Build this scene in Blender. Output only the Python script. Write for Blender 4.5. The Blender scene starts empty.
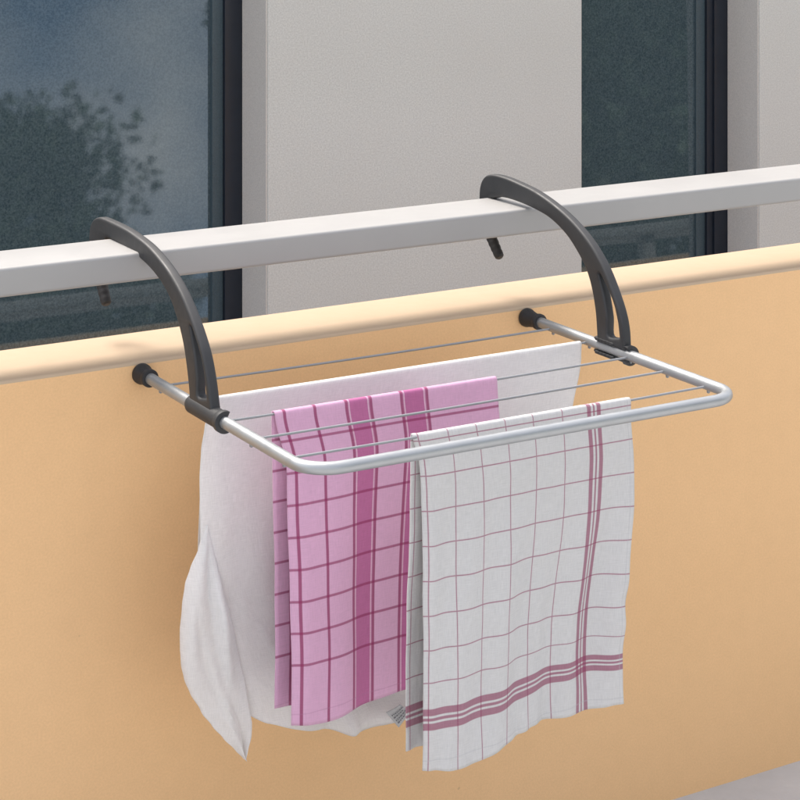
import bpy, bmesh, math, random
from math import sin, cos, pi, radians, exp
from mathutils import Vector, Matrix, noise

S = bpy.context.scene
COL = S.collection

# ------------------------------------------------------------------ camera
YAW = 0.535824
cam_d = bpy.data.cameras.new('camera')
cam = bpy.data.objects.new('camera', cam_d)
COL.objects.link(cam)
cam.location = (-0.87515, -2.02020, 0.57829)
cam.rotation_euler = (pi / 2, 0, -YAW)
cam_d.sensor_width = 36
cam_d.lens = 2028.24 / 800 * 36
cam_d.shift_y = -(400 + 163.93) / 800
cam_d.clip_end = 2000
cam_d.clip_start = 0.02
S.camera = cam

# ------------------------------------------------------------------ light
SUN_DIR = Vector((-0.12, 0.62, 1.0)).normalized()      # towards the sun
sun_d = bpy.data.lights.new('sun', 'SUN')
sun_d.energy = 2.0
sun_d.angle = radians(22)
sun_d.color = (1.0, 0.965, 0.905)
sun = bpy.data.objects.new('sun', sun_d)
COL.objects.link(sun)
sun.rotation_euler = SUN_DIR.to_track_quat('Z', 'Y').to_euler()
sun.location = (3, -3, 6)

W = bpy.data.worlds.new('World')
S.world = W
W.use_nodes = True
nt = W.node_tree
sky = nt.nodes.new('ShaderNodeTexSky')
sky.sky_type = 'NISHITA'
sky.sun_disc = False
sky.sun_elevation = math.asin(SUN_DIR.z)
sky.sun_rotation = math.atan2(SUN_DIR.x, SUN_DIR.y)
sky.dust_density = 5.0
sky.air_density = 1.0
sky.ozone_density = 0.65
bg = nt.nodes['Background']
bg.inputs['Strength'].default_value = 0.15
# thin broken cloud mixed into the sky
tcw = nt.nodes.new('ShaderNodeTexCoord')
cn = nt.nodes.new('ShaderNodeTexNoise')
cn.inputs['Scale'].default_value = 7.0
cn.inputs['Detail'].default_value = 5
nt.links.new(tcw.outputs['Generated'], cn.inputs['Vector'])
cr = nt.nodes.new('ShaderNodeMapRange')
for q, val in enumerate((0.40, 0.62, 0.0, 0.75)):
    cr.inputs[q + 1].default_value = val
nt.links.new(cn.outputs['Fac'], cr.inputs[0])
cm = nt.nodes.new('ShaderNodeMix')
cm.data_type = 'RGBA'
cm.inputs[7].default_value = (7.9, 7.45, 7.0, 1)
nt.links.new(cr.outputs[0], cm.inputs[0])
nt.links.new(sky.outputs[0], cm.inputs[6])
nt.links.new(cm.outputs[2], bg.inputs['Color'])

S.view_settings.view_transform = 'Standard'
S.view_settings.look = 'None'
S.view_settings.gamma = 1
S.view_settings.exposure = 1.12
S.view_settings.use_curve_mapping = False
S.render.engine = 'CYCLES'

# ------------------------------------------------------------------ helpers
def tag(o, label=None, cat=None, group=None, kind=None):
    if label: o['label'] = label
    if cat: o['category'] = cat
    if group: o['group'] = group
    if kind: o['kind'] = kind
    return o

def empty(name, loc=(0, 0, 0), rz=0, parent=None):
    o = bpy.data.objects.new(name, None)
    COL.objects.link(o)
    o.location = loc
    o.rotation_euler = (0, 0, rz)
    o.parent = parent
    o.empty_display_size = 0.05
    return o

def link_mesh(name, me, m, parent=None):
    o = bpy.data.objects.new(name, me)
    COL.objects.link(o)
    if m is not None:
        me.materials.clear()
        me.materials.append(m)
    o.parent = parent
    return o

def finish(name, bm, m, parent=None, smooth=35, recalc=True):
    if recalc:
        bmesh.ops.recalc_face_normals(bm, faces=bm.faces)
    me = bpy.data.meshes.new(name)
    bm.to_mesh(me)
    bm.free()
    if smooth:
        me.shade_smooth()
        me.set_sharp_from_angle(angle=radians(smooth))
    return link_mesh(name, me, m, parent)

def add_box(bm, x0, x1, y0, y1, z0, z1, bevel=0, seg=2):
    r = bmesh.ops.create_cube(bm, size=1)
    vs = r['verts']
    bmesh.ops.scale(bm, verts=vs, vec=(x1 - x0, y1 - y0, z1 - z0))
    bmesh.ops.translate(bm, verts=vs, vec=((x0 + x1) / 2, (y0 + y1) / 2, (z0 + z1) / 2))
    if bevel:
        es = list({e for v in vs for e in v.link_edges})
        bmesh.ops.bevel(bm, geom=es, offset=bevel, segments=seg, profile=0.5, affect='EDGES')

def catmull(pts, n=5, closed=False):
    out = []
    m = len(pts)
    rng = range(m) if closed else range(m - 1)
    for i in rng:
        if closed:
            p0, p1, p2, p3 = (pts[(i + k - 1) % m] for k in range(4))
        else:
            p0, p1, p2, p3 = pts[max(i - 1, 0)], pts[i], pts[i + 1], pts[min(i + 2, m - 1)]
        for k in range(n):
            t = k / n
            out.append(tuple(0.5 * (2 * b + (c - a) * t + (2 * a - 5 * b + 4 * c - d) * t * t
                                    + (3 * b - a - 3 * c + d) * t ** 3)
                             for a, b, c, d in zip(p0, p1, p2, p3)))
    if not closed:
        out.append(tuple(pts[-1]))
    return out

def add_tube(bm, path, rad, seg=24, caps=True):
    """tube along a list of points; rad a number or a list"""
    n = len(path)
    path = [Vector(p) for p in path]
    rads = rad if isinstance(rad, (list, tuple)) else [rad] * n
    rings = []
    up = None
    for i, p in enumerate(path):
        t = (path[min(i + 1, n - 1)] - path[max(i - 1, 0)]).normalized()
        if up is None:
            up = Vector((0, 0, 1)) if abs(t.z) < 0.9 else Vector((1, 0, 0))
        a = t.cross(up).normalized()
        b = a.cross(t).normalized()
        up = b
        rings.append([bm.verts.new(p + (a * cos(2 * pi * k / seg) + b * sin(2 * pi * k / seg)) * rads[i])
                      for k in range(seg)])
    for i in range(n - 1):
        for k in range(seg):
            bm.faces.new((rings[i][k], rings[i][(k + 1) % seg], rings[i + 1][(k + 1) % seg], rings[i + 1][k]))
    if caps:
        bm.faces.new(rings[0])
        bm.faces.new(rings[-1][::-1])

def flat_shape(name, outlines, thick, bevel, to3d, m, parent, smooth=40):
    """closed 2-D outlines (holes allowed) extruded with a rounded edge; to3d maps (a, b, c) to local space"""
    cu = bpy.data.curves.new(name + '_outline', 'CURVE')
    cu.dimensions = '2D'
    cu.fill_mode = 'BOTH'
    cu.extrude = thick / 2 - bevel
    cu.bevel_depth = bevel
    cu.bevel_resolution = 3
    cu.offset = -bevel + 0.0014
    for pts in outlines:
        sp = cu.splines.new('POLY')
        sp.points.add(len(pts) - 1)
        for i, (a, b) in enumerate(pts):
            sp.points[i].co = (a, b, 0, 1)
        sp.use_cyclic_u = True
    tmp = bpy.data.objects.new('outline', cu)
    COL.objects.link(tmp)
    dg = bpy.context.evaluated_depsgraph_get()
    me = bpy.data.meshes.new_from_object(tmp.evaluated_get(dg))
    bpy.data.objects.remove(tmp)
    bpy.data.curves.remove(cu)
    me.name = name
    bm = bmesh.new()
    bm.from_mesh(me)
    for v in bm.verts:
        v.co = Vector(to3d(*v.co))
    bmesh.ops.remove_doubles(bm, verts=bm.verts, dist=1e-5)
    bpy.data.meshes.remove(me)
    return finish(name, bm, m, parent, smooth)

# ------------------------------------------------------------------ materials
class NT:
    def __init__(s, name):
        s.m = bpy.data.materials.new(name)
        s.m.use_nodes = True
        s.t = s.m.node_tree
        s.b = s.t.nodes['Principled BSDF']
    def n(s, typ, **kw):
        x = s.t.nodes.new(typ)
        for k, v in kw.items():
            setattr(x, k, v)
        return x
    def l(s, a, b):
        s.t.links.new(a, b)
    def set(s, inp, v):
        if hasattr(v, 'is_linked') or hasattr(v, 'links'):
            s.l(v, inp)
        else:
            inp.default_value = v
    def math(s, op, a, b=0.0, c=None, clamp=False):
        x = s.n('ShaderNodeMath', operation=op, use_clamp=clamp)
        s.set(x.inputs[0], a)
        s.set(x.inputs[1], b)
        if c is not None:
            s.set(x.inputs[2], c)
        return x.outputs[0]
    def noise(s, scale, detail=4, rough=0.55, coord='Object', vec=None, dist=0):
        x = s.n('ShaderNodeTexNoise')
        x.inputs['Scale'].default_value = scale
        x.inputs['Detail'].default_value = detail
        x.inputs['Roughness'].default_value = rough
        x.inputs['Distortion'].default_value = dist
        if vec is None:
            tc = s.n('ShaderNodeTexCoord')
            vec = tc.outputs[coord]
        s.l(vec, x.inputs['Vector'])
        return x.outputs['Fac']
    def remap(s, v, a, b, c, d):
        x = s.n('ShaderNodeMapRange')
        s.set(x.inputs[0], v)
        for i, q in enumerate((a, b, c, d)):
            x.inputs[i + 1].default_value = q
        return x.outputs[0]
    def mix(s, f, a, b, mode='MIX'):
        x = s.n('ShaderNodeMix', data_type='RGBA', blend_type=mode)
        s.set(x.inputs[0], f)
        for k, v in ((6, a), (7, b)):
            if isinstance(v, tuple):
                v = (*v[:3], 1)
            s.set(x.inputs[k], v)
        return x.outputs[2]
    def bump(s, h, strength=0.3, dist=0.001):
        x = s.n('ShaderNodeBump')
        x.inputs['Strength'].default_value = strength
        x.inputs['Distance'].default_value = dist
        s.l(h, x.inputs['Height'])
        s.l(x.outputs[0], s.b.inputs['Normal'])
        return x

def plain(name, col, rough=0.5, metal=0.0, vary=0.08, vscale=30, bump=0.0, bscale=300, bdist=0.0005, spec=0.5):
    k = NT(name)
    v = k.remap(k.noise(vscale), 0.3, 0.7, 1 - vary, 1 + vary)
    mu = k.n('ShaderNodeVectorMath', operation='SCALE')
    mu.inputs[0].default_value = col
    k.l(v, mu.inputs['Scale'])
    k.l(mu.outputs[0], k.b.inputs['Base Color'])
    k.l(k.remap(k.noise(vscale * 2.3), 0.3, 0.7, rough * 0.88, min(1, rough * 1.12)), k.b.inputs['Roughness'])
    k.b.inputs['Metallic'].default_value = metal
    k.b.inputs['Specular IOR Level'].default_value = spec
    if bump:
        k.bump(k.noise(bscale, 3), bump, bdist)
    return k.m

def mat_paint_wall():
    k = NT('orange_masonry_paint')
    big = k.remap(k.noise(1.6, 3), 0.3, 0.7, 0.0, 1.0)
    c = k.mix(big, (0.71, 0.445, 0.222), (0.74, 0.475, 0.248))
    sp = k.remap(k.noise(430, 2), 0.35, 0.65, 0.965, 1.03)
    sc = k.remap(k.noise(45, 4), 0.3, 0.7, 0.985, 1.015)
    mu = k.n('ShaderNodeVectorMath', operation='SCALE')
    k.l(c, mu.inputs[0])
    k.l(k.math('MULTIPLY', sp, sc), mu.inputs['Scale'])
    # sparse tiny pits and dirt specks
    pit = k.remap(k.noise(95, 1), 0.78, 0.82, 0.0, 0.35)
    c2 = k.mix(pit, mu.outputs[0], (0.35, 0.22, 0.12))
    k.l(c2, k.b.inputs['Base Color'])
    k.b.inputs['Roughness'].default_value = 0.75
    k.b.inputs['Specular IOR Level'].default_value = 0.3
    h = k.math('ADD', k.noise(380, 3), k.math('MULTIPLY', k.noise(60, 2), 0.8))
    k.bump(h, 0.22, 0.0006)
    return k.m

def mat_stucco():
    k = NT('pale_grey_stucco')
    sp = k.noise(330, 3, 0.7)
    c = k.mix(k.remap(sp, 0.32, 0.68, 0, 1), (0.465, 0.48, 0.47), (0.65, 0.67, 0.655))
    c = k.mix(k.remap(k.noise(2.2, 4), 0.3, 0.7, 0, 0.3), c, (0.50, 0.495, 0.475))
    k.l(c, k.b.inputs['Base Color'])
    k.b.inputs['Roughness'].default_value = 0.9
    k.b.inputs['Specular IOR Level'].default_value = 0.2
    k.bump(k.noise(330, 3, 0.6), 0.2, 0.0008)
    return k.m

def mat_glass():
    k = NT('tinted_window_glass')
    k.t.nodes.remove(k.b)
    out = k.t.nodes['Material Output']
    d = k.n('ShaderNodeBsdfDiffuse')
    sp = k.noise(270, 2, 0.7)
    c = k.mix(k.remap(sp, 0.33, 0.67, 0, 1), (0.036, 0.060, 0.075), (0.082, 0.118, 0.135))
    k.l(c, d.inputs['Color'])
    g = k.n('ShaderNodeBsdfGlossy')
    g.inputs['Color'].default_value = (0.60, 0.66, 0.70, 1)
    g.inputs['Roughness'].default_value = 0.022
    # added lean in the shading normal raises the reflection; the panes stand plumb
    normal_lean = k.n('ShaderNodeCombineXYZ')
    normal_lean.inputs[1].default_value = -cos(radians(14.5))
    normal_lean.inputs[2].default_value = sin(radians(14.5))
    bp = k.n('ShaderNodeBump')
    k.l(normal_lean.outputs[0], bp.inputs['Normal'])
    bp.inputs['Strength'].default_value = 0.012
    bp.inputs['Distance'].default_value = 0.0003
    k.l(k.noise(300, 2, 0.6), bp.inputs['Height'])
    k.l(bp.outputs[0], g.inputs['Normal'])
    mx = k.n('ShaderNodeMixShader')
    mx.inputs[0].default_value = 0.105
    k.l(d.outputs[0], mx.inputs[1])
    k.l(g.outputs[0], mx.inputs[2])
    k.l(mx.outputs[0], out.inputs['Surface'])
    return k.m

def mat_fabric(name, colour_fn, weave=2600, trans=0.25, wrinkle=0.35):
    """cloth; UV is in metres (across, down)"""
    k = NT(name)
    uv = k.n('ShaderNodeUVMap')
    sep = k.n('ShaderNodeSeparateXYZ')
    k.l(uv.outputs[0], sep.inputs[0])
    x, y = sep.outputs[0], sep.outputs[1]
    c = colour_fn(k, x, y)
    # thread variation: stretched noise both ways
    def thread(sx, sy):
        mp = k.n('ShaderNodeMapping')
        mp.inputs['Scale'].default_value = (sx, sy, 1)
        k.l(uv.outputs[0], mp.inputs['Vector'])
        return k.noise(1.0, 1, 0.5, vec=mp.outputs[0])
    th = k.math('ADD', thread(weave * 0.5, 90), thread(90, weave * 0.5))
    f = k.remap(th, 0.7, 1.3, 0.93, 1.05)
    mu = k.n('ShaderNodeVectorMath', operation='SCALE')
    k.l(c, mu.inputs[0])
    k.l(f, mu.inputs['Scale'])
    k.l(mu.outputs[0], k.b.inputs['Base Color'])
    k.b.inputs['Roughness'].default_value = 0.95
    k.b.inputs['Specular IOR Level'].default_value = 0.1
    k.b.inputs['Sheen Weight'].default_value = 0.15
    mp = k.n('ShaderNodeMapping')
    mp.inputs['Scale'].default_value = (1, 0.45, 1)
    k.l(uv.outputs[0], mp.inputs['Vector'])
    cr = k.noise(38, 4, 0.55, vec=mp.outputs[0], dist=0.6)
    b1 = k.bump(th, 0.25, 0.0003)
    b2 = k.n('ShaderNodeBump')
    b2.inputs['Strength'].default_value = wrinkle
    b2.inputs['Distance'].default_value = 0.004
    k.l(cr, b2.inputs['Height'])
    k.l(b1.outputs[0], b2.inputs['Normal'])
    k.l(b2.outputs[0], k.b.inputs['Normal'])
    tr = k.n('ShaderNodeBsdfTranslucent')
    k.l(mu.outputs[0], tr.inputs['Color'])
    mx = k.n('ShaderNodeMixShader')
    mx.inputs[0].default_value = trans
    k.l(k.b.outputs[0], mx.inputs[1])
    k.l(tr.outputs[0], mx.inputs[2])
    k.l(mx.outputs[0], k.t.nodes['Material Output'].inputs['Surface'])
    return k.m

def band(k, x, centre, half, soft=0.0004):
    """1 inside |x-centre|<half, soft edges"""
    d = k.math('ABSOLUTE', k.math('SUBTRACT', x, centre))
    return k.remap(d, half - soft, half + soft, 1.0, 0.0)

def union(k, items):
    r = items[0]
    for i in items[1:]:
        r = k.math('MAXIMUM', r, i)
    return r

def pink_cols(k, x, y):
    pale, mid, dark, white = (0.69, 0.42, 0.585), (0.47, 0.12, 0.29), (0.29, 0.035, 0.12), (0.80, 0.62, 0.72)
    c = k.mix(0.0, pale, pale)
    c = k.mix(k.math('MULTIPLY', union(k, [band(k, x, 0.0955, 0.0125), band(k, x, 0.1615, 0.0135)]), 0.85), c, mid)
    c = k.mix(k.math('MULTIPLY', union(k, [band(k, x, q, 0.0007) for q in (0.0842, 0.1065, 0.1493, 0.1737)]), 0.7), c, white)
    ay = k.math('ABSOLUTE', y)
    # cross stripes every 31.8 mm down to the hem panel
    ph = k.math('SUBTRACT', k.math('MODULO', k.math('ADD', ay, 0.0318 / 2), 0.0318), 0.0318 / 2)
    hs = band(k, ph, 0.0, 0.0013)
    hs = k.math('MULTIPLY', hs, k.remap(ay, 0.262, 0.263, 1, 0))
    hs = k.math('MULTIPLY', hs, k.remap(ay, 0.012, 0.013, 0, 1))
    c = k.mix(k.math('MULTIPLY', hs, 0.72), c, dark)
    vs = union(k, [band(k, x, q, 0.0017) for q in (0.0105, 0.045, 0.0812, 0.1098, 0.1462, 0.1770)])
    c = k.mix(k.math('MULTIPLY', vs, 0.82), c, dark)
    c = k.mix(k.math('MULTIPLY', band(k, ay, 0.3035, 0.0006), 0.3), c, (0.42, 0.2, 0.33))
    return c

def white_cols(k, x, y):
    base, wine = (0.61, 0.605, 0.60), (0.29, 0.06, 0.13)
    ay = k.math('ABSOLUTE', y)
    c = k.mix(0.0, base, base)
    vs = union(k, [band(k, x, q, 0.0005) for q in (0.0050, 0.0372, 0.0695, 0.1025, 0.1350, 0.1700)])
    ph = k.math('SUBTRACT', k.math('MODULO', k.math('ADD', k.math('SUBTRACT', ay, 0.0085), 0.0333 / 2), 0.0333), 0.0333 / 2)
    hs = k.math('MULTIPLY', band(k, ph, 0.0, 0.00055), k.remap(ay, 0.25, 0.252, 1, 0))
    c = k.mix(k.math('MULTIPLY', k.math('MAXIMUM', vs, hs), 0.78), c, wine)
    def trip(v, c0, a, b):
        return union(k, [band(k, v, c0 - a, b), band(k, v, c0, b * 0.42), band(k, v, c0 + a, b)])
    vb = trip(x, 0.2085, 0.0060, 0.0024)
    hb = trip(ay, 0.2785, 0.0070, 0.0034)
    c = k.mix(k.math('MULTIPLY', vb, 0.76), c, wine)
    c = k.mix(k.math('MULTIPLY', hb, 0.76), c, wine)
    c = k.mix(k.math('MULTIPLY', k.math('MAXIMUM', band(k, ay, 0.3185, 0.0006), band(k, x, 0.2505, 0.0005)), 0.35), c, (0.45, 0.45, 0.47))
    return c

M = {}
M['wall'] = mat_paint_wall()
M['stucco'] = mat_stucco()
M['lit_wall_top'] = plain('lit_top_cream', (0.47, 0.358, 0.25), 0.7, vary=0.02, vscale=14, bump=0.2, bscale=380, spec=0.3)  # cream tint puts the light on the wall top into the colour
M['glass'] = mat_glass()
M['frame_dark'] = plain('navy_black_window_frame', (0.010, 0.016, 0.028), 0.45, vary=0.1, bump=0.1)
M['frame_mid'] = plain('slate_blue_glazing_strip', (0.045, 0.075, 0.095), 0.5, vary=0.25, vscale=380)
M['jamb'] = plain('beige_jamb_render', (0.60, 0.585, 0.56), 0.9, vary=0.10, vscale=330, bump=0.4, bscale=260, bdist=0.0015, spec=0.2)
M['rail'] = plain('pale_powder_coated_rail', (0.325, 0.32, 0.312), 0.48, metal=0.1, vary=0.02, vscale=9, spec=0.35)
M['plastic'] = plain('anthracite_plastic', (0.023, 0.024, 0.026), 0.55, vary=0.08, vscale=25, bump=0.12, bscale=1500, bdist=0.0002)
M['rubber'] = plain('black_rubber', (0.016, 0.016, 0.018), 0.6, vary=0.1, bump=0.1, bscale=900)
M['alu'] = plain('satin_silver_tube', (0.36, 0.375, 0.385), 0.42, metal=0.7, vary=0.04, vscale=40, bump=0.05, bscale=900, bdist=0.0002)
M['wire'] = plain('grey_coated_wire', (0.24, 0.25, 0.26), 0.5, metal=0.2, vary=0.04, vscale=40)
M['paving'] = plain('light_grey_paving', (0.45, 0.45, 0.45), 0.9, vary=0.10, vscale=8, bump=0.4, bscale=90, bdist=0.002)
M['lawn'] = plain('lawn_grass', (0.06, 0.095, 0.03), 0.9, vary=0.35, vscale=2, bump=0.6, bscale=30, bdist=0.03)
M['bark'] = plain('tree_bark', (0.09, 0.07, 0.05), 0.9, vary=0.3, vscale=6, bump=0.6, bscale=20, bdist=0.02)
M['leaf'] = plain('tree_leaves', (0.045, 0.075, 0.035), 0.6, vary=0.4, vscale=0.9)
M['pink'] = mat_fabric('pink_checked_cotton', pink_cols, trans=0.22, wrinkle=0.25)
M['whitecheck'] = mat_fabric('white_checked_cotton', white_cols, trans=0.2, wrinkle=0.75)
M['shirt'] = mat_fabric('white_jersey', lambda k, x, y: k.mix(k.remap(k.noise(9, 3), 0.35, 0.65, 0, 1), (0.82, 0.81, 0.80), (0.85, 0.84, 0.83)), trans=0.38, wrinkle=0.4)
M['label'] = plain('grey_care_label', (0.40, 0.40, 0.40), 0.7, vary=0.06, vscale=300)
M['ink'] = plain('dark_label_print', (0.12, 0.12, 0.13), 0.8)
M['thread'] = plain('white_sewing_thread', (0.82, 0.82, 0.82), 0.9)

GROUND = -0.6348

# ------------------------------------------------------------------ ground
bm = bmesh.new()
bmesh.ops.create_grid(bm, x_segments=1, y_segments=1, size=400)
bmesh.ops.translate(bm, verts=bm.verts, vec=(0, 0, GROUND - 0.004))
tag(finish('lawn', bm, M['lawn'], smooth=0), kind='structure')
bm = bmesh.new()
add_box(bm, -14, 16, -7, 1.45, GROUND - 0.1, GROUND)
tag(finish('pavement', bm, M['paving'], smooth=0), kind='structure')

# ------------------------------------------------------------------ parapet
bm = bmesh.new()
add_box(bm, -3.2, 4.6, 0.0, 0.1222, GROUND - 0.02, 0.00923)
par = tag(finish('parapet_wall', bm, M['wall'], smooth=0),
    'low orange painted balcony wall with its lit top edge tinted cream under the handrail', 'wall')
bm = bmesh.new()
add_box(bm, -3.2, 4.6, 0.0, 0.1222, 0.00925, 0.0132)  # strip of the wall's own top, added to carry its lit tone
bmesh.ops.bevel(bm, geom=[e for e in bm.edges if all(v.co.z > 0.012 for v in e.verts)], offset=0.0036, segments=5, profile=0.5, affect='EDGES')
finish('lit_wall_top', bm, M['lit_wall_top'], par, smooth=50)

# ------------------------------------------------------------------ building behind
bld = tag(empty('apartment_building', (0, 1.4, GROUND)),
          'pale grey rendered house wall with two dark tinted windows behind the railing', 'building')
WY, GY, RECESS = 1.40, 1.50, 0.105
W1 = (-0.75, 0.866)
W2 = (1.592, 2.072)
ZB, ZT = -0.50, 1.30
ROOF = 1.55
def loc(bmx):   # world coordinates -> building local
    bmesh.ops.translate(bmx, verts=bmx.verts, vec=(0, -1.4, -GROUND))
bm = bmesh.new()
for x0, x1 in ((-3.5, W1[0]), (W1[1], W2[0]), (W2[1], 5.5)):
    add_box(bm, x0, x1, WY, WY + 0.30, GROUND - 0.02, ROOF)
for x0, x1 in (W1, W2):
    add_box(bm, x0, x1, WY, WY + 0.30, GROUND - 0.02, ZB)
    add_box(bm, x0, x1, WY, WY + 0.30, ZT, ROOF)
loc(bm)
finish('wall', bm, M['stucco'], bld, smooth=0)

def window(x0, x1, strips):
    """recessed window: dark outer frame, slim inner strips, an upright pane"""
    fw = 0.040
    bm = bmesh.new()
    y0, y1 = WY + RECESS, WY + RECESS + 0.05
    for a, b, c, d in ((x0, x0 + fw, ZB, ZT), (x1 - fw, x1, ZB, ZT), (x0 + fw, x1 - fw, ZB, ZB + fw), (x0 + fw, x1 - fw, ZT - fw, ZT)):
        add_box(bm, a + 0.0005, b - 0.0005, y0, y1, c + 0.001, d - 0.001, bevel=0.002)
    loc(bm)
    w = finish('window', bm, M['frame_dark'], bld, smooth=30)
    # jamb lining of smooth beige render, right reveal
    bm = bmesh.new()
    add_box(bm, x1 - 0.003, x1 + 0.001, WY + 0.003, y0 - 0.001, ZB + 0.002, ZT - 0.002)
    loc(bm)
    finish('reveal', bm, M['jamb'], w, smooth=0)
    bm = bmesh.new()
    add_box(bm, x0 - 0.001, x0 + 0.003, WY + 0.003, y0 - 0.001, ZB + 0.002, ZT - 0.002)
    loc(bm)
    finish('reveal', bm, M['jamb'], w, smooth=0)
    xi0, xi1 = x0 + fw, x1 - fw
    for k, (wd, mat, dep) in enumerate(strips):
        for xa, xb in ((xi1 - wd, xi1), (xi0, xi0 + wd)):
            bm = bmesh.new()
            add_box(bm, xa + 0.0004, xb - 0.0004, y0 + dep, y1 + 0.14, ZB + fw, ZT - fw, bevel=0.001)
            loc(bm)
            finish('glazing_strip', bm, M[mat], w, smooth=30)
        xi0 += wd; xi1 -= wd
    bm = bmesh.new()
    t = math.tan(TILT)
    # the pane stands upright, its edges tucked behind the plumb strips
    za, zb = ZB + 0.06, ZT - 0.30
    ya, yb = y0 + 0.016 + (za - PIVOT) * t, y0 + 0.016 + (zb - PIVOT) * t
    e = 0.004
    vs = [bm.verts.new(p) for p in ((xi0 - e, ya, za), (xi1 + e, ya, za), (xi1 + e, yb, zb), (xi0 - e, yb, zb))]
    vb = [bm.verts.new((v.co.x, v.co.y + 0.006, v.co.z)) for v in vs]
    bm.faces.new(vs)
    bm.faces.new(vb[::-1])
    for i in range(4):
        j = (i + 1) % 4
        bm.faces.new((vs[j], vs[i], vb[i], vb[j]))
    loc(bm)
    finish('pane', bm, M['glass'], w, smooth=0)
TILT = 0.0
PIVOT = -0.25
window(*W1, [(0.024, 'frame_mid', 0.006)])
window(*W2, [(0.018, 'frame_dark', 0.004), (0.026, 'frame_mid', 0.010)])

# ------------------------------------------------------------------ railing
rail = tag(empty('balcony_railing', (0, 0.035, 0.0132)),
           'pale grey flat metal handrail running above the orange wall', 'railing')
bm = bmesh.new()
add_box(bm, -3.1, 4.5, -0.009 - 0.035, 0.080 - 0.035, 0.1011 - 0.0132, 0.1318 - 0.0132, bevel=0.004, seg=5)
finish('handrail', bm, M['rail'], rail, smooth=50)
for x in (-2.2, -0.75, 3.0, 4.2):
    bm = bmesh.new()
    add_box(bm, x - 0.02, x + 0.02, -0.015, 0.025, 0.0005, 0.1011 - 0.0132 + 0.004, bevel=0.003)
    add_box(bm, x - 0.045, x + 0.045, -0.032, 0.040, 0.0, 0.006, bevel=0.001)
    finish('post', bm, M['rail'], rail, smooth=40)

# ------------------------------------------------------------------ drying rack
RY = -0.0113425
rack = tag(empty('drying_rack', (0, 0, 0), RY),
           'silver hanging clothes airer with two black plastic hooks over the handrail', 'drying rack')
LW, LD, TR = 0.50, 0.3944, 0.0061
def P(u, v, z):        # rack space: u along the wall, v out from the wall, z up
    return (u, -v, z)
CR = 0.034
path = [(0, 0.020), (0, LD - CR)]
path = [(0, 0.020 + (LD - CR - 0.020) * i / 8) for i in range(9)]
for i in range(1, 12):
    a = pi / 2 * i / 12
    path.append((CR - CR * cos(a), LD - CR + CR * sin(a)))
path += [(CR + (LW - 2 * CR) * i / 12, LD) for i in range(13)]
for i in range(1, 12):
    a = pi / 2 * i / 12
    path.append((LW - CR + CR * sin(a), LD - CR + CR * cos(a)))
path += [(LW, LD - CR - (LD - CR - 0.020) * i / 8) for i in range(9)]
bm = bmesh.new()
add_tube(bm, [P(u, v, 0) for u, v in path], TR, 28)
finish('tube_frame', bm, M['alu'], rack, smooth=60)

WIRES = [0.0532, 0.1265, 0.2045, 0.2718, 0.3421]
WZ = -0.0015
for v in WIRES:
    bm = bmesh.new()
    sag = 0.0012
    pts = []
    for i in range(17):
        t = i / 16
        pts.append(P(-0.001 + (LW + 0.002) * t, v, WZ - sag * sin(pi * t)))
    add_tube(bm, pts, 0.00125, 10)
    # little rivet nubs under the tube where the wire is crimped
    for u in (0.0, LW):
        add_tube(bm, [P(u, v, -TR + 0.001), P(u, v, -TR - 0.0022), P(u, v, -TR - 0.0030)], [0.0021, 0.0019, 0.0008], 10)
    finish('wire', bm, M['wire'], rack, smooth=60)

for u in (0.0, LW):
    v0 = -RY * u * 0 - (0.0057 if u > 0.1 else 0.0) + 0.0003
    prof = [(v0, 0.0102), (v0 + 0.0015, 0.0112), (v0 + 0.005, 0.0112), (v0 + 0.008, 0.0102), (0.013, 0.0086), (0.018, 0.0079),
            (0.0195, 0.0080), (0.0200, 0.0092), (0.0215, 0.0096), (0.0255, 0.0096), (0.0268, 0.0090), (0.0270, 0.0066)]
    bm = bmesh.new()
    add_tube(bm, [P(u, a, 0) for a, r in prof], [r for a, r in prof], 32)
    finish('foot_cap', bm, M['rubber'], rack, smooth=40)

OUT_L = [(-0.1370, 0.0985), (-0.1378, 0.120), (-0.1350, 0.1340), (-0.1270, 0.1430), (-0.1140, 0.1480), (-0.0960, 0.1498), (-0.0451, 0.1493), (-0.0086, 0.1467), (0.0349, 0.1403),
         (0.0782, 0.1273), (0.1113, 0.1114), (0.1349, 0.0946), (0.1554, 0.0758), (0.1713, 0.0562), (0.1824, 0.0327), (0.1902, 0.0060)]
IN_L = [(0.1394, 0.0060), (0.1381, 0.0174), (0.1319, 0.0393), (0.1234, 0.0604), (0.1093, 0.0808), (0.0888, 0.1002), (0.0628, 0.1135),
        (0.028, 0.1235), (-0.0161, 0.1305), (-0.0500, 0.1330), (-0.0780, 0.1335), (-0.0890, 0.1322), (-0.0960, 0.1250), (-0.0990, 0.0990)]
OUT_R = [(-0.1000, 0.0985), (-0.1010, 0.130), (-0.0985, 0.1445), (-0.0900, 0.1550), (-0.0740, 0.1605), (-0.0435, 0.1611), (-0.0106, 0.1582), (0.0217, 0.1540), (0.0609, 0.1446),
         (0.0991, 0.1310), (0.1325, 0.1129), (0.158, 0.0918), (0.1759, 0.0697), (0.19, 0.0472), (0.197, 0.0277), (0.1990, 0.0060)]
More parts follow.
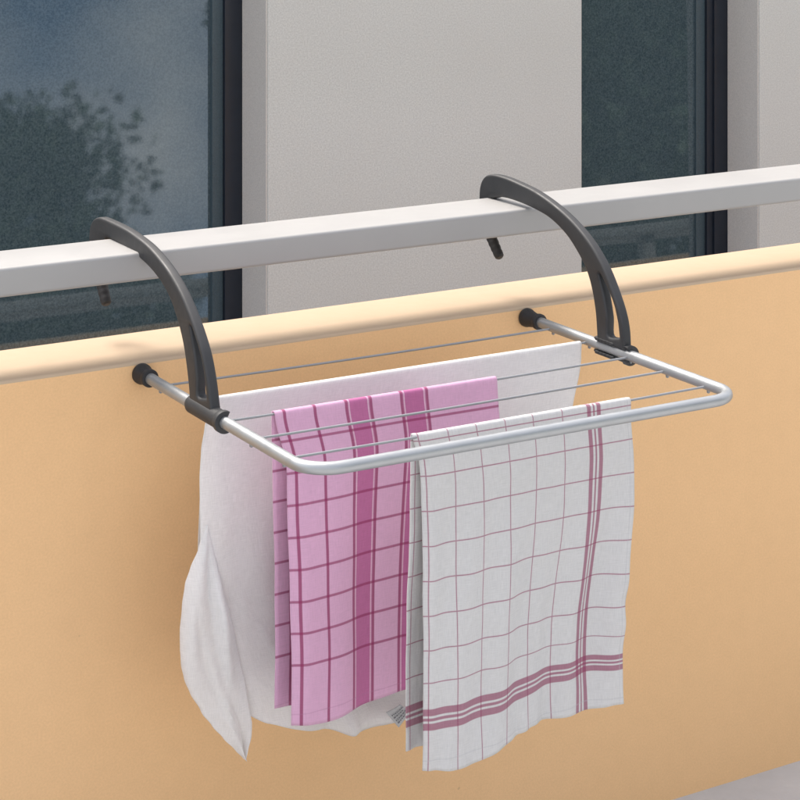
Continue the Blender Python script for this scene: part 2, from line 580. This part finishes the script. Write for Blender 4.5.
IN_R = [(0.1493, 0.0060), (0.1483, 0.0200), (0.1456, 0.0397), (0.1383, 0.0638), (0.1273, 0.0832), (0.1086, 0.1013), (0.0859, 0.1169),
        (0.0551, 0.1293), (0.0235, 0.1353), (-0.017, 0.1388), (-0.0502, 0.1387), (-0.0700, 0.1345), (-0.0790, 0.1322), (-0.0835, 0.1250), (-0.0845, 0.0990)]
SLOT = [(0.1370, 0.0800), (0.1420, 0.0830), (0.1541, 0.0716), (0.1690, 0.0535), (0.1775, 0.0330), (0.1810, 0.0150), (0.1570, 0.0125), (0.1550, 0.0342), (0.1490, 0.0560)]
AT = 0.0115
def arm(u0, side, outer, inner, dv, dz, tip, name_label=None):
    """side -1: sleeve shell faces the left, +1: faces the right"""
    o = catmull(outer, 6)
    i = catmull(inner, 6)
    poly = o + i
    slot = catmull([(a + dv, b + dz) for a, b in SLOT[:5]], 6) + catmull([(a + dv, b + dz) for a, b in SLOT[5:]], 5)
    a = flat_shape('arm', [poly, slot], AT, 0.0030, lambda x, y, z: P(u0 + z, x, y), M['plastic'], rack)
    # raised inner ridge line along the outer edge
    # C-shaped sleeve over the tube
    v0, v1 = 0.1335 + dv * 0.6, (0.213 if side < 0 else 0.206)
    n = 22
    half = radians(118)
    bm = bmesh.new()
    cen = pi if side < 0 else 0.0
    ns = 26
    rows = []
    for j in range(ns + 1):
        v = v0 + (v1 - v0) * j / ns
        ring = v1 - v < 0.009
        ro = 0.0112 if ring else 0.0096
        if j == 0: ro = 0.0086
        ri = TR + 0.0002
        r_out, r_in = [], []
        for q in range(n + 1):
            an = cen - half + 2 * half * q / n
            r_out.append(bm.verts.new(P(u0 + ro * cos(an), v, ro * sin(an))))
            r_in.append(bm.verts.new(P(u0 + ri * cos(an), v, ri * sin(an))))
        rows.append((r_out, r_in))
    for j in range(ns):
        (a0, b0), (a1, b1) = rows[j], rows[j + 1]
        for q in range(n):
            bm.faces.new((a0[q], a0[q + 1], a1[q + 1], a1[q]))
            bm.faces.new((b0[q + 1], b0[q], b1[q], b1[q + 1]))
        bm.faces.new((a0[0], b0[0], b1[0], a1[0]))
        bm.faces.new((b0[n], a0[n], a1[n], b1[n]))
    for (ra, rb) in (rows[0], rows[-1]):
        for q in range(n):
            bm.faces.new((ra[q], ra[q + 1], rb[q + 1], rb[q]))
    # snap teeth along both lips
    for sgn in (-1, 1):
        an = cen + sgn * half
        for k in range(5):
            v = v0 + 0.010 + k * (v1 - v0 - 0.040) / 4
            cu, cz = u0 + 0.0086 * cos(an), 0.0086 * sin(an)
            add_box(bm, cu - 0.0026, cu + 0.0026, -v - 0.0048, -v + 0.0048, cz - 0.0018, cz + 0.0018, bevel=0.0008)
    # web filling between arm foot and sleeve
    add_box(bm, u0 - AT / 2 + 0.0004, u0 + AT / 2 - 0.0004, -(outer[-1][0] - 0.0005), -(inner[0][0] + 0.0005), TR + 0.0004, 0.0072, bevel=0.0004)
    finish('clamp_sleeve', bm, M['plastic'], a, smooth=40)
    # rubber hook tip below the rail, ribbed
    (ta, tb), (tc, td) = tip
    bm = bmesh.new()
    pts, rad = [], []
    N = 30
    for k in range(N + 1):
        t = k / N
        pts.append(P(u0, ta + (tc - ta) * t ** 1.3, tb + (td - tb) * t))
        base = 0.0072 - 0.0016 * t
        rib = 0.00035 * (1 if (k // 2) % 2 else 0) if t > 0.25 else 0
        if k == N: base *= 0.6
        rad.append(base + rib)
    add_tube(bm, pts, rad, 16)
    finish('hook_tip', bm, M['rubber'], a, smooth=25)
    return a
arm(0.0, -1, OUT_L, IN_L, 0.0, 0.0, ((-0.1260, 0.1010), (-0.098, 0.0540)))
arm(LW, 1, OUT_R, IN_R, 0.0115, 0.001, ((-0.0930, 0.1010), (-0.062, 0.0610)))

# ------------------------------------------------------------------ laundry
def sm(a, b, x):
    t = max(0.0, min(1.0, (x - a) / (b - a)))
    return t * t * (3 - 2 * t)

def interp(tab, x):
    if x <= tab[0][0]: return tab[0][1]
    for (a, p), (b, q) in zip(tab, tab[1:]):
        if x <= b:
            t = (x - a) / (b - a)
            t = t * t * (3 - 2 * t) * 0.35 + t * 0.65
            return p + (q - p) * t
    return tab[-1][1]

def cloth(name, width, len_f, len_b, pos, m, nx=90, ny=90, thick=0.0009, parent=None, only=None, uvy=None):
    """grid over a wire: side +1 front, -1 back; pos(side, t metres across, s metres down) -> (u, v, z)"""
    bm = bmesh.new()
    uvl = bm.loops.layers.uv.new('UVMap')
    rows, info = [], []
    sl = []
    if only != 1:
        sl += [(-1, 1 - j / ny) for j in range(ny)]
    if only != -1:
        sl += [(1, j / ny) for j in range(ny + 1)]
    for side, f in sl:
        row = []
        f = f ** 1.15
        for i in range(nx + 1):
            t = width * i / nx
            L = (len_f if side > 0 else len_b)(t)
            s = L * f
            u, v, z = pos(side, t, s)
            row.append((bm.verts.new(P(u, v, z)), (t, side * (uvy(t, s) if uvy and side > 0 else s))))
        rows.append(row)
    for r0, r1 in zip(rows, rows[1:]):
        for i in range(nx):
            q = (r0[i], r0[i + 1], r1[i + 1], r1[i])
            fc = bm.faces.new([a[0] for a in q])
            for lp, a in zip(fc.loops, q):
                lp[uvl].uv = a[1]
    o = finish(name, bm, m, parent, smooth=80, recalc=False)
    md = o.modifiers.new('cloth_thickness', 'SOLIDIFY')
    md.thickness = thick
    md.offset = 0
    return o

def hang(side, s, v0, gap=0.0030):
    """cross-section over the wire: returns v, z"""
    r = gap
    arc = r * pi / 2
    if s < arc:
        a = s / r
        return v0 + side * r * sin(a), WZ + r * cos(a) - 0.0008
    return v0 + side * r, WZ - (s - arc) - 0.0008

def nz(x, y, z=0.0):
    return noise.noise(Vector((x, y, z)))

# pink towel
def pink_pos(side, t, s):
    v, z = hang(side, s, WIRES[2])
    W0 = 0.265
    r = sm(0, 0.20, s)
    if side > 0:
        v += r * (0.005 + 0.0085 * cos(2 * pi * (t - 0.022) / 0.23) + 0.0010 * sin(2 * pi * t / 0.06 + 1.0))
        v += 0.004 * sm(0.0, 0.07, s)
        u = 0.0570 + 0.0105 * sm(0, 0.06, s) + 0.003 * sm(0.1, 0.3, s) + t * (1 - 0.08 * sm(0, 0.3, s) - 0.035 * sm(0, 0.06, s))
        v -= 0.006 * exp(-(t / 0.012) ** 2) * r
    else:
        v -= 0.001 + 0.004 * r + r * 0.006 * sin(2 * pi * t / 0.12 + 0.8)
        u = 0.0570 + 0.008 * sm(0, .2, s) + 0.008 * sm(0, 0.009, t) * sm(0, .05, s) + t * (1 - 0.03 * r)
    v += 0.0012 * nz(t * 22, s * 10, 3.1) * r
    u += 0.0008 * nz(s * 18, 7.7, t * 4)
    return u + RP[0], v, z
RP = (0, 0)
pink = cloth('checked_towel', 0.265,
             lambda t: 0.314 + 0.0035 * exp(-((t - 0.045) / 0.03) ** 2) - 0.004 * sm(0.08, 0.2, t),
             lambda t: 0.306 + 0.004 * sin(t * 30), pink_pos, M['pink'])
tag(pink, 'pink tea towel with magenta bands and dark red checks, on the middle wire', 'tea towel')
pink.rotation_euler = (0, 0, RY)

# white checked towel on the front wire
def white_pos(side, t, s):
    v, z = hang(side, s, WIRES[4])
    r = sm(0, 0.25, s)
    if side > 0:
        v += 0.006 * sm(0, 0.06, s)
        v += r * (0.0075 * sin(2 * pi * (t + 0.008) / 0.24) + 0.0018 * sin(2 * pi * t / 0.085 + 0.6))
        v += 0.0045 * sm(0.03, 0.2, s) * sin(2 * pi * t / 0.05 + s * 9) * 0.45
        u = 0.1385 + 0.006 * sm(0, 0.03, s) + t * (1.012 - 0.03 * sm(0, 0.03, s) - 0.055 * sm(0.05, 0.28, s))
        # slow sideways sway of the right half
        u -= 0.004 * sm(0.10, 0.22, s) * sm(0.05, 0.2, t) * (1 - 0.5 * sm(0.24, 0.31, s))
        v -= 0.004 * exp(-(t / 0.006) ** 2)
    else:
        v -= 0.001 + 0.008 * r + 0.003 * r * sin(2 * pi * t / 0.1)
        u = 0.1385 - 0.001 * r + t * (1 - 0.06 * r)
    v += 0.0016 * sin(s * 85 + 2 * sin(s * 31)) * exp(-((t - 0.255) / 0.010) ** 2) * r
    v += 0.0011 * sin(t * 210 + 3 * sin(t * 47)) * sm(0.285, 0.32, s)
    v += 0.0018 * sin(2 * pi * t / 0.062 + 3.0 * s + 0.7) * sm(0.02, 0.12, s) * (0.5 + 0.5 * sin(s * 14 + t * 20))
    v += 0.0030 * nz(t * 26, s * 9, 1.3) * r + 0.0009 * nz(t * 60, s * 30, 5.3) * sm(0.0, 0.05, s)
    u += 0.0010 * nz(s * 15, 2.2, t * 5)
    return u, v, z
wt = cloth('checked_towel', 0.255,
           lambda t: 0.3235 + 0.0045 * exp(-((t - 0.045) / 0.035) ** 2) - 0.0125 * sm(0.06, 0.16, t) - 0.004 * sm(0.2, 0.255, t),
           lambda t: 0.312, white_pos, M['whitecheck'], nx=110, ny=110,
           uvy=lambda t, s: s + 0.0035 * sm(0.2, 0.27, s) + 0.0145 * sm(0.22, 0.28, s) * sm(0.05, 0.24, t))
tag(wt, 'white tea towel with thin wine red grid and triple border stripes', 'tea towel')
wt.rotation_euler = (0, 0, RY)

# white T-shirt on the second wire, neck end down, sleeve dangling at the left
SHL = [(0, 0.030), (0.012, 0.022), (0.028, 0.0150), (0.05, 0.0100), (0.08, 0.0075), (0.16, 0.0065), (0.20, 0.010), (0.26, 0.030), (0.33, 0.055), (0.39, 0.075)]
SHR = [(0, 0.4870), (0.02, 0.4850), (0.073, 0.4700), (0.2, 0.452), (0.4, 0.43)]
def sh_len(t):
    # t 0..1 across
    return interp([(0, 0.328), (0.06, 0.344), (0.22, 0.371), (0.33, 0.382), (0.42, 0.380), (0.55, 0.372), (0.75, 0.355), (1, 0.330)], t)
def shirt_pos(side, t, s):
    v, z = hang(side, s, WIRES[1])
    f = t / 0.45
    r = sm(0, 0.25, s)
    a, b = interp(SHL, s), interp(SHR, s)
    if side > 0:
        u = a + (b - a) * f
        v += 0.004 * sm(0, 0.05, s)
        v += r * (0.008 * sin(2 * pi * f * 2.2 + 0.5) + 0.0035 * sin(2 * pi * f * 5 + s * 10))
        v += 0.003 * exp(-((f - 0.05) / 0.04) ** 2) * sm(0.02, 0.15, s)
        # diagonal pulls from the sleeve seam
        d = (u - 0.03) * 0.85 - (s - 0.17) * 0.52
        v += 0.0030 * (0.6 + nz(u * 20, s * 20)) * exp(-(d / 0.007) ** 2) * sm(0.15, 0.24, s) * (1 - sm(0.12, 0.2, u))
        d2 = (u - 0.05) * 0.8 - (s - 0.20) * 0.60
        v -= 0.0030 * (0.6 + nz(u * 20, s * 20, 4)) * exp(-(d2 / 0.009) ** 2) * sm(0.18, 0.26, s) * (1 - sm(0.14, 0.2, u))
        # neck hollow near the bottom edge with a rolled rim
        e = ((u - 0.232) / 0.062) ** 2 + ((s - 0.338) / 0.022) ** 2
        v -= 0.020 * exp(-e ** 2)
        L = sh_len(f)
        v += 0.0055 * exp(-((s - L + 0.008) / 0.006) ** 2) * sm(0.15, 0.2, u)
        v += 0.010 * exp(-((u - 0.183) / 0.010) ** 2) * sm(0.33, 0.37, s)
        v += 0.0020 * sin((u * 1.3 + s) * 95) * sm(0.30, 0.35, s) * (1 - sm(0.2, 0.3, u)) * 0.6
    else:
        u = a + 0.009 + (b - 0.009 - a) * f
        v -= 0.001 + 0.010 * r + 0.004 * r * sin(2 * pi * f * 3 + 1)
    v += 0.0030 * nz(u * 18, s * 9, 8.3) * r + 0.0012 * nz(u * 50, s * 30, 4.3) * r
    return u, v, z
shirt = cloth('white_shirt', 0.45, lambda t: sh_len(t / 0.45), lambda t: sh_len(t / 0.45) - 0.012, shirt_pos, M['shirt'], nx=150, ny=120)
tag(shirt, 'plain white shirt nearest the orange wall, one sleeve dangling and neck label showing', 'shirt')
shirt.rotation_euler = (0, 0, RY)

# sleeve: a flattened hanging tube with its outline read in its own plane
SL = [(0.125, 0.0125), (0.148, 0.0040), (0.165, -0.0050), (0.180, -0.0115), (0.200, -0.0155), (0.223, -0.0180), (0.245, -0.0182), (0.260, -0.0165), (0.275, -0.0125), (0.292, -0.0058),
      (0.313, 0.0060), (0.330, 0.0180), (0.345, 0.0310), (0.360, 0.0440), (0.371, 0.0530)]
SR = [(0.125, 0.0150), (0.148, 0.0205), (0.165, 0.0240), (0.190, 0.0300), (0.221, 0.0377), (0.245, 0.0440), (0.271, 0.0500), (0.300, 0.0560),
      (0.335, 0.0630), (0.350, 0.0620), (0.362, 0.0580), (0.371, 0.0550)]
bm = bmesh.new()
uvl = bm.loops.layers.uv.new('UVMap')
NR, NQ = 90, 48
rows = []
for j in range(NR + 1):
    s = 0.125 + (0.371 - 0.125) * j / NR
    a, b = interp(SL, s), interp(SR, s)
    g = sm(0.125, 0.22, s)
    dep = 0.003 + 0.010 * g * (1 - 0.75 * sm(0.25, 0.37, s))
    row = []
    for q in range(NQ):
        an = 2 * pi * q / NQ
        cu = 0.5 - 0.5 * cos(an)
        uu = a + (b - a) * cu
        front = sin(an)
        vv = 0.143 - 0.004 * (1 - g) + dep * (front if front > 0 else front * 0.5)
        if front > 0:
            vv += g * 0.0030 * sin(cu * 9 + s * 30) * front
            vv += g * 0.0030 * exp(-(((uu - 0.02) - (s - 0.13) * 0.08) / 0.004) ** 2)
            vv -= 0.0035 * exp(-((cu - 0.25 - (s - 0.2) * 1.5) / 0.05) ** 2) * sm(0.17, 0.24, s)
            vv += g * 0.0020 * nz(uu * 30, s * 12, 2.0)
            d = (cu - 0.62)
            vv -= 0.006 * g * exp(-(d / 0.10) ** 2)
        uu += 0.0012 * nz(s * 45, cu * 2, 6.6) * g
        row.append((bm.verts.new(P(uu, vv, -s)), (uu + 0.3, s)))
    rows.append(row)
for r0, r1 in zip(rows, rows[1:]):
    for q in range(NQ):
        qq = (r0[q], r1[q], r1[(q + 1) % NQ], r0[(q + 1) % NQ])
        fc = bm.faces.new([a[0] for a in qq])
        for lp, a in zip(fc.loops, qq):
            lp[uvl].uv = a[1]
bm.faces.new([a[0] for a in rows[0]])
bm.faces.new([a[0] for a in rows[-1]][::-1])
finish('sleeve', bm, M['shirt'], shirt, smooth=80)

# care label sewn into the neck
bm = bmesh.new()
lab = [(0.2165, -0.3550), (0.2335, -0.3500), (0.2455, -0.3595), (0.2320, -0.3745)]
n = 8
g = []
for i in range(n + 1):
    row = []
    for j in range(n + 1):
        a, b = i / n, j / n
        p = [(1 - a) * (1 - b) * lab[0][k] + a * (1 - b) * lab[1][k] + a * b * lab[2][k] + (1 - a) * b * lab[3][k] for k in (0, 1)]
        row.append(bm.verts.new(P(p[0], 0.1530 + 0.0012 * sin(a * 3), p[1])))
    g.append(row)
for i in range(n):
    for j in range(n):
        bm.faces.new((g[i][j], g[i + 1][j], g[i + 1][j + 1], g[i][j + 1]))
lb = finish('care_label', bm, M['label'], shirt, smooth=60)
md = lb.modifiers.new('thickness', 'SOLIDIFY'); md.thickness = 0.0005
bm = bmesh.new()
def labp(a, b, lift=0.0010):
    p = [(1 - a) * (1 - b) * lab[0][k] + a * (1 - b) * lab[1][k] + a * b * lab[2][k] + (1 - a) * b * lab[3][k] for k in (0, 1)]
    return P(p[0], 0.1530 + 0.0012 * sin(a * 3) + lift, p[1])
random.seed(4)
for b in (0.25, 0.42, 0.60, 0.76):
    a = 0.12
    while a < 0.85:
        wl = random.uniform(0.05, 0.16)
        vs = [bm.verts.new(labp(*q)) for q in ((a, b), (a + wl, b), (a + wl, b + 0.07), (a, b + 0.07))]
        bm.faces.new(vs)
        a += wl + 0.04
finish('print_lines', bm, M['ink'], lb, smooth=0)

# ------------------------------------------------------------------ trees across the lawn (mirrored in the panes)
def tree(x, y, h, rad, seed, label, n=42000, squash=0.9):
    rnd = random.Random(seed)
    root = tag(empty('tree', (x, y, GROUND)), label, 'tree', None)
    bm = bmesh.new()
    th = h - rad * squash * 1.2
    add_tube(bm, [(0, 0, 0), (0.05, 0, th * 0.5), (0, 0.05, th), (0.1, 0, h * 0.8)], [0.028 * h, 0.02 * h, 0.016 * h, 0.006 * h], 12)
    clumps = []
    for k in range(int(70 * (rad / 3.9) ** 2)):
        d = Vector((rnd.gauss(0, 1), rnd.gauss(0, 1), rnd.gauss(0, 1))).normalized()
        rr = rad * (0.12 + 0.76 * rnd.random() ** 0.5)
        c = Vector((d.x * rr, d.y * rr, h - rad * squash + d.z * rr * squash))
        clumps.append((c, rad * rnd.uniform(0.18, 0.33)))
        if k % 4 == 0:
            add_tube(bm, [(0, 0, th * 0.85), tuple(c * 0.5 + Vector((0, 0, th * 0.5))), tuple(c)], [0.010 * h, 0.006 * h, 0.002 * h], 6)
    finish('trunk', bm, M['bark'], root, smooth=50)
    bm = bmesh.new()
    for k in range(int(n * (rad / 3.9) ** 2)):
        c, r = clumps[rnd.randrange(len(clumps))]
        d = Vector((rnd.gauss(0, 1), rnd.gauss(0, 1), rnd.gauss(0, 1))).normalized() * r * rnd.random() ** 0.4
        p = c + d
        a = Vector((rnd.gauss(0, 1), rnd.gauss(0, 1), rnd.gauss(0, 1))).normalized()
        b = a.orthogonal().normalized()
        sz = rnd.uniform(0.035, 0.085) * rad / 3.2
        a, b = a * sz, b * sz * 0.6
        bm.faces.new([bm.verts.new(p + q) for q in (-a, b, a, -b)])
    finish('crown', bm, M['leaf'], root, smooth=0, recalc=False)
    return root
def at(deg, dist):     # azimuth from the facade, 0 = straight out, positive towards +x
    return 0.7 + dist * sin(radians(deg)), 1.4 - dist * cos(radians(deg))
TREES = [
    (17.2, 26, 10.4, 4.3, 11, 'broad green garden tree with a rounded crown, mirrored in the left pane'),
    (39.6, 24, 13.0, 5.0, 12, 'tall dense green tree mirrored in the narrow right pane'),
    (49.0, 20, 10.0, 4.2, 13, 'medium spreading tree at the right edge of the garden'),
    (55.0, 25, 9.0, 3.9, 14, 'wide dark tree outermost in the row beyond the lawn'),
]
for deg, dist, h, rad, seed, lb_ in TREES:
    x, y = at(deg, dist)
    tree(x, y, h, rad, seed, lb_)
